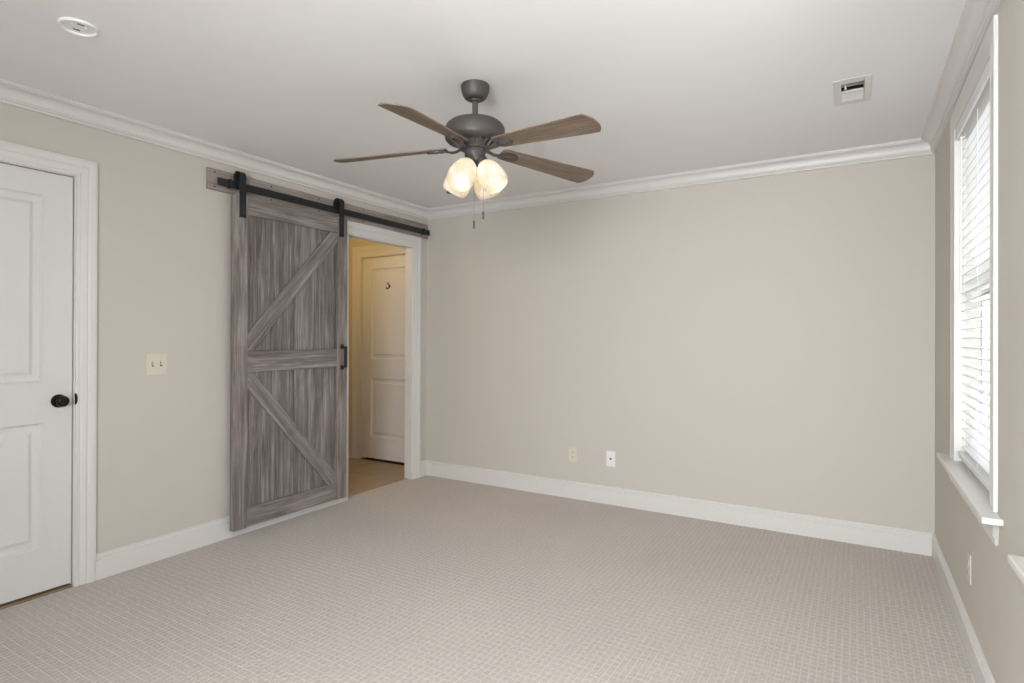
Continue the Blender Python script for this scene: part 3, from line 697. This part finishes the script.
# ribbed vent ring below the motor
vr = MB(); vr.lathe([(0.001, Z(2.174)), (0.080, Z(2.174)), (0.064, Z(2.150)), (0.001, Z(2.150))], 40, cap=False)
for k in range(18):
    a = 2*math.pi*k/18
    vr.tube([(0.092*math.cos(a), 0.092*math.sin(a), Z(2.173)), (0.080*math.cos(a), 0.080*math.sin(a), Z(2.161)), (0.066*math.cos(a), 0.066*math.sin(a), Z(2.149))], 0.006, 6)
vr.build('vent_ring', M['bronze'], fan, smooth=40)
MB().lathe([(0.001, Z(2.154)), (0.062, Z(2.154)), (0.068, Z(2.150)), (0.068, Z(2.141)), (0.062, Z(2.137)), (0.001, Z(2.137))], 40, cap=False).build('flywheel', M['bronze'], fan, smooth=35)
MB().lathe([(0.001, Z(2.139)), (0.052, Z(2.139)), (0.050, Z(2.133)), (0.0475, Z(2.130)), (0.047, Z(2.086)), (0.044, Z(2.080)), (0.030, Z(2.074)), (0.016, Z(2.064)), (0.011, Z(2.052)), (0.007, Z(2.040)), (0.006, Z(2.030)), (0.001, Z(2.026))], 40, cap=False).build('switch_housing', M['bronze'], fan, smooth=35)
# blade: local x outwards, y across, z up
def blade_outline():
    pts = []
    r0, r1 = 0.135, 0.675
    def hw(t): return 0.044 + (0.068-0.044)*min(1, t/0.92)
    n = 14
    lower = [(r0+0.018+(0.645-r0-0.018)*i/n, -hw(i/n)) for i in range(n+1)]
    tip = []
    for i in range(13):
        t = -1+2*i/12
        tip.append((0.645 + 0.028*(1-abs(t)**2.6), 0.0675*t))
    upper = [(x, -y) for x, y in lower[::-1]]
    root = [(r0+0.004, 0.040), (r0, 0.030), (r0, -0.030), (r0+0.004, -0.040)]
    return lower + tip[1:-1] + upper + root
ANG = [-10.8+72*k for k in range(5)]
BZ = Z(2.156)
first = None
for k, ang in enumerate(ANG):
    if first is None:
        mb = MB(); mb.prism(blade_outline(), -0.003, 0.003)
        bl_ = mb.build('blade', M['blade'], fan, bevel=0.0015)
        iron = MB()
        # arm from the flywheel to the blade (in the blade's own tilted frame)
        iron.tube([(0.056, 0.0, -0.007), (0.075, 0.0, -0.010), (0.092, 0.0, -0.016), (0.110, 0.0, -0.017), (0.128, 0.0, -0.0125), (0.145, 0, -0.0085)], [0.012, 0.010, 0.0095, 0.011, 0.014, 0.020], 10, [0.006, 0.006, 0.006, 0.006, 0.005, 0.004])
        # oval bracket plate with an opening, screwed under the blade
        out = [(0.180+0.050*math.cos(R(a)), 0.032*math.sin(R(a))) for a in range(0, 360, 12)]
        inn = [(0.174+0.030*math.cos(R(a)), 0.017*math.sin(R(a))) for a in range(0, 360, 12)]
        n = len(out); v = [(x, y, -0.0035) for x, y in out] + [(x, y, -0.0035) for x, y in inn] + [(x, y, -0.011) for x, y in out] + [(x, y, -0.011) for x, y in inn]
        f = []
        for i in range(n):
            j = (i+1) % n
            f += [(i, j, n+j, n+i), (2*n+i, 3*n+i, 3*n+j, 2*n+j), (i, 2*n+i, 2*n+j, j), (n+i, n+j, 3*n+j, 3*n+i)]
        iron.add(v, f)
        for (sx, sy) in ((0.217, 0.0), (0.165, 0.024), (0.165, -0.024)):
            iron.lathe([(0.0045, -0.011), (0.0045, -0.0125), (0.002, -0.0135)], 10, Matrix.Translation((sx, sy, 0)))
        iron.build('blade_iron', M['bronze'], bl_, smooth=40)
        first = bl_
    else:
        bl_ = first.copy(); COL.objects.link(bl_); bl_.parent = fan
        for ch in list(first.children):
            c = ch.copy(); COL.objects.link(c); c.parent = bl_
    bl_.rotation_mode = 'XYZ'
    bl_.location = (0, 0, BZ); bl_.rotation_euler = (Matrix.Rotation(R(ang), 4, 'Z') @ Matrix.Rotation(R(4.3), 4, 'Y') @ Matrix.Rotation(R(-12), 4, 'X')).to_euler()
# light kit
first = None
GP = [(0.026, 0.0), (0.033, 0.004), (0.043, 0.018), (0.050, 0.036), (0.056, 0.058), (0.0605, 0.082), (0.0615, 0.100), (0.059, 0.118), (0.0545, 0.134)]
GP = [(r*1.04, z*0.98) for r, z in GP]
gp_in = [(r-0.0028, z) for r, z in GP[::-1]]
TILT = 34
for k in range(4):
    az = -1+90*k
    if first is None:
        mb = MB(); mb.lathe(GP + [(0.0551, 0.1325)] + gp_in, 40, cap=False)
        sh = mb.build('lamp_shade', M['shade'], fan, smooth=60)
        so = MB(); so.lathe([(0.020, -0.040), (0.026, -0.030), (0.0275, -0.002), (0.0275, 0.006), (0.0225, 0.006), (0.021, 0.022), (0.012, 0.024)], 24)
        so.build('socket', M['bronze'], sh, smooth=35)
        MB().lathe([(0.012, 0.022), (0.014, 0.030), (0.021, 0.042), (0.024, 0.054), (0.0235, 0.064), (0.018, 0.073), (0.010, 0.078), (0.001, 0.079)], 24, cap=False).build('bulb', M['bulb'], sh, smooth=60)
        first = sh
    else:
        sh = first.copy(); COL.objects.link(sh); sh.parent = fan
        for ch in list(first.children):
            c = ch.copy(); COL.objects.link(c); c.parent = sh
    ca, sa = math.cos(R(az)), math.sin(R(az))
    # local +z points down and outwards
    Mx = Matrix.Rotation(R(az), 4, 'Z') @ Matrix.Rotation(R(180-TILT), 4, 'Y')
    sh.location = (0.050*ca, 0.050*sa, Z(2.068)); sh.rotation_euler = Mx.to_euler()
    d = Mx.to_3x3() @ Vector((0, 0, 1))
# pull chains
rr = Vector((math.cos(TH), math.sin(TH), 0)); ff = Vector((-math.sin(TH), math.cos(TH), 0))
for (lat, dep, zt_, zf) in ((-0.006, 0.040, 2.100, 1.818), (0.040, -0.012, 2.100, 1.850)):
    p = rr*lat + ff*dep
    c = MB(); c.tube([(p.x, p.y, Z(zt_)), (p.x, p.y, Z(zf))], 0.0009, 6)
    nb = int((zt_-zf)/0.012)
    ch = c.build('pull_chain', M['chain'], fan, smooth=40)
    MB().lathe([(0.002, Z(zf+0.004)), (0.0052, Z(zf)), (0.0052, Z(zf-0.030)), (0.004, Z(zf-0.034)), (0.001, Z(zf-0.035))], 12, Matrix.Translation((p.x, p.y, 0))).build('fob', M['bronze'], ch, smooth=40)

# ------------------------------------------------------------------ ceiling vent and mounting plate
vt = thing('ceiling_vent', 'white metal ceiling register with angled louvers near the window wall', 'ceiling vent', (3.392, -1.015, H))
mb = MB()
hx, hy2, ox, oy = 0.046, 0.110, 0.077, 0.157
for (p, q) in (((-ox, -hx), (-oy, oy)), ((hx, ox), (-oy, oy)), ((-hx, hx), (-oy, -hy2)), ((-hx, hx), (hy2, oy)), ((-hx, hx), (-0.006, 0.006))):
    mb.box(p[0], p[1], q[0], q[1], -0.0045, 0.0)
mb.build('frame', M['vent'], vt, bevel=0.002)
for s_ in (-1, 1):
    for i in range(8 if s_ > 0 else 6):
        yy = s_*(0.014+(0.0125 if s_ > 0 else 0.0175)*i)
        lv = MB(); lv.box(-hx, hx, -0.0006, 0.0006, -0.0085, 0.0085)
        lv.build('louver', M['vent'], vt, (0, yy, 0.004 if s_ > 0 else 0.026), (R(38 if s_ > 0 else -14), 0, 0))
du = MB(); hxo, hyo = 0.060, 0.130
du.box(-hxo, hxo, -hyo, hyo, 0.16, 0.162); du.box(-hxo-0.001, -hxo, -hyo, hyo, 0.0, 0.16); du.box(hxo, hxo+0.001, -hyo, hyo, 0.0, 0.16)
du.box(-hxo, hxo, -hyo-0.001, -hyo, 0.0, 0.16); du.box(-hxo, hxo, hyo, hyo+0.001, 0.0, 0.16)
du.build('duct', M['duct'], vt)
lvv = MB(); lvv.box(-0.030, -0.024, -0.100, -0.096, -0.022, 0.004); lvv.box(-0.032, -0.022, -0.102, -0.090, -0.024, -0.021)
lvv.build('damper_lever', M['vent'], vt, bevel=0.0008)

sm = thing('ceiling_mounting_plate', 'round white plastic mounting plate with two dark slots on the ceiling', 'mounting plate', (0.890, -3.144, H), (0, 0, R(-8)))
mb = MB(); mb.lathe([(0.001, -0.003), (0.052, -0.003), (0.054, -0.005), (0.056, -0.0095), (0.060, -0.0100), (0.0625, -0.008), (0.063, 0.0)], 48, cap=False)
mb.build('plate', M['ceiling'], sm, smooth=40)
for s_ in (-1, 1):
    mb = MB(); mb.box(s_*0.026-0.0035, s_*0.026+0.0035, -0.011, 0.011, -0.0045, -0.0032); mb.build('slot', M['slot'], sm, bevel=0.001)
for (xx, yy) in ((0.012, 0.020), (-0.010, -0.004), (0.008, -0.024)):
    MB().lathe([(0.004, -0.004), (0.004, -0.008), (0.002, -0.009)], 12, Matrix.Translation((xx, yy, 0.001))).build('screw', M['white_plastic'], sm, smooth=40)

# ------------------------------------------------------------------ switches and outlets; local x across, z up, y towards the room
def plate(root, w_, h_, m):
    mb = MB(); mb.box(-w_/2, w_/2, 0, 0.0055, -h_/2, h_/2)
    return mb.build('plate', m, root, bevel=0.003, seg=3)
def screw(root, x, z, m):
    return MB().lathe([(0.0035, 0.005), (0.0035, 0.0062), (0.002, 0.0068)], 10, Matrix.Translation((x, 0, z)) @ Matrix.Rotation(R(-90), 4, 'X') @ Matrix.Translation((0, 0, 0))).build('screw', m, root, smooth=40)
sw = thing('light_switch', 'ivory double toggle light switch between the white door and barn door', 'light switch', (0.0, -2.395, 1.114), (0, 0, R(-90)))
plate(sw, 0.117, 0.122, M['ivory'])
for s_ in (-1, 1):
    MB().box(s_*0.023-0.006, s_*0.023+0.006, 0.0050, 0.0060, -0.013, 0.013).build('toggle_slot', M['slot'], sw)
    mb = MB(); mb.add([(s_*0.023-0.0042, 0.005, -0.008), (s_*0.023+0.0042, 0.005, -0.008), (s_*0.023+0.0042, 0.005, 0.010), (s_*0.023-0.0042, 0.005, 0.010),
                       (s_*0.023-0.0035, 0.016, 0.004), (s_*0.023+0.0035, 0.016, 0.004), (s_*0.023+0.0035, 0.013, 0.012), (s_*0.023-0.0035, 0.013, 0.012)],
                      [(0, 3, 2, 1), (4, 5, 6, 7), (0, 1, 5, 4), (1, 2, 6, 5), (2, 3, 7, 6), (3, 0, 4, 7)])
    mb.build('toggle', M['ivory'], sw, bevel=0.0008)
    for zz in (-0.030, 0.030): screw(sw, s_*0.023, zz, M['ivory'])
def outlet(label, loc, rot, m):
    o = thing('wall_outlet', label, 'outlet', loc, rot)
    plate(o, 0.074, 0.118, m)
    for zz in (-0.0195, 0.0195):
        poly = [(0.017*math.cos(R(a)), max(-0.0135, min(0.0135, 0.017*math.sin(R(a))))) for a in range(0, 360, 15)]
        rc = MB(); rc.prism(poly, 0.005, 0.0072, Matrix(((1, 0, 0, 0), (0, 0, 1, 0), (0, 1, 0, zz), (0, 0, 0, 1))))
        rc = rc.build('receptacle', m, o, bevel=0.0005)
        sl = MB(); sl.box(-0.0075, -0.0055, 0.0070, 0.0075, zz-0.001, zz+0.008); sl.box(0.0055, 0.0075, 0.0070, 0.0075, zz-0.001, zz+0.007)
        sl.lathe([(0.0028, 0), (0.0028, 0.0005)], 12, Matrix.Translation((0, 0.0070, zz-0.007)) @ Matrix.Rotation(R(-90), 4, 'X'))
        sl.build('slots', M['slot'], rc)
    screw(o, 0, 0, m)
    return o
outlet('ivory outlet low on the back wall, left of the white cable plate', (1.486, 0.0, 0.346), (0, 0, R(180)), M['ivory'])
outlet('beige outlet low on the window wall below the window', (W, -1.205, 0.346), (0, 0, R(90)), M['beige_plastic'])
cj = thing('cable_wall_plate', 'white cable jack plate low on the back wall, right of the ivory outlet', 'wall plate', (1.803, 0.0, 0.347), (0, 0, R(180)))
plate(cj, 0.074, 0.119, M['white_plastic'])
MB().lathe([(0.008, 0.005), (0.008, 0.008), (0.0048, 0.009), (0.0048, 0.016), (0.002, 0.0165)], 16, Matrix.Rotation(R(-90), 4, 'X')).build('coax_jack', M['duct'], cj, smooth=35)
for zz in (-0.042, 0.042): screw(cj, 0, zz, M['white_plastic'])
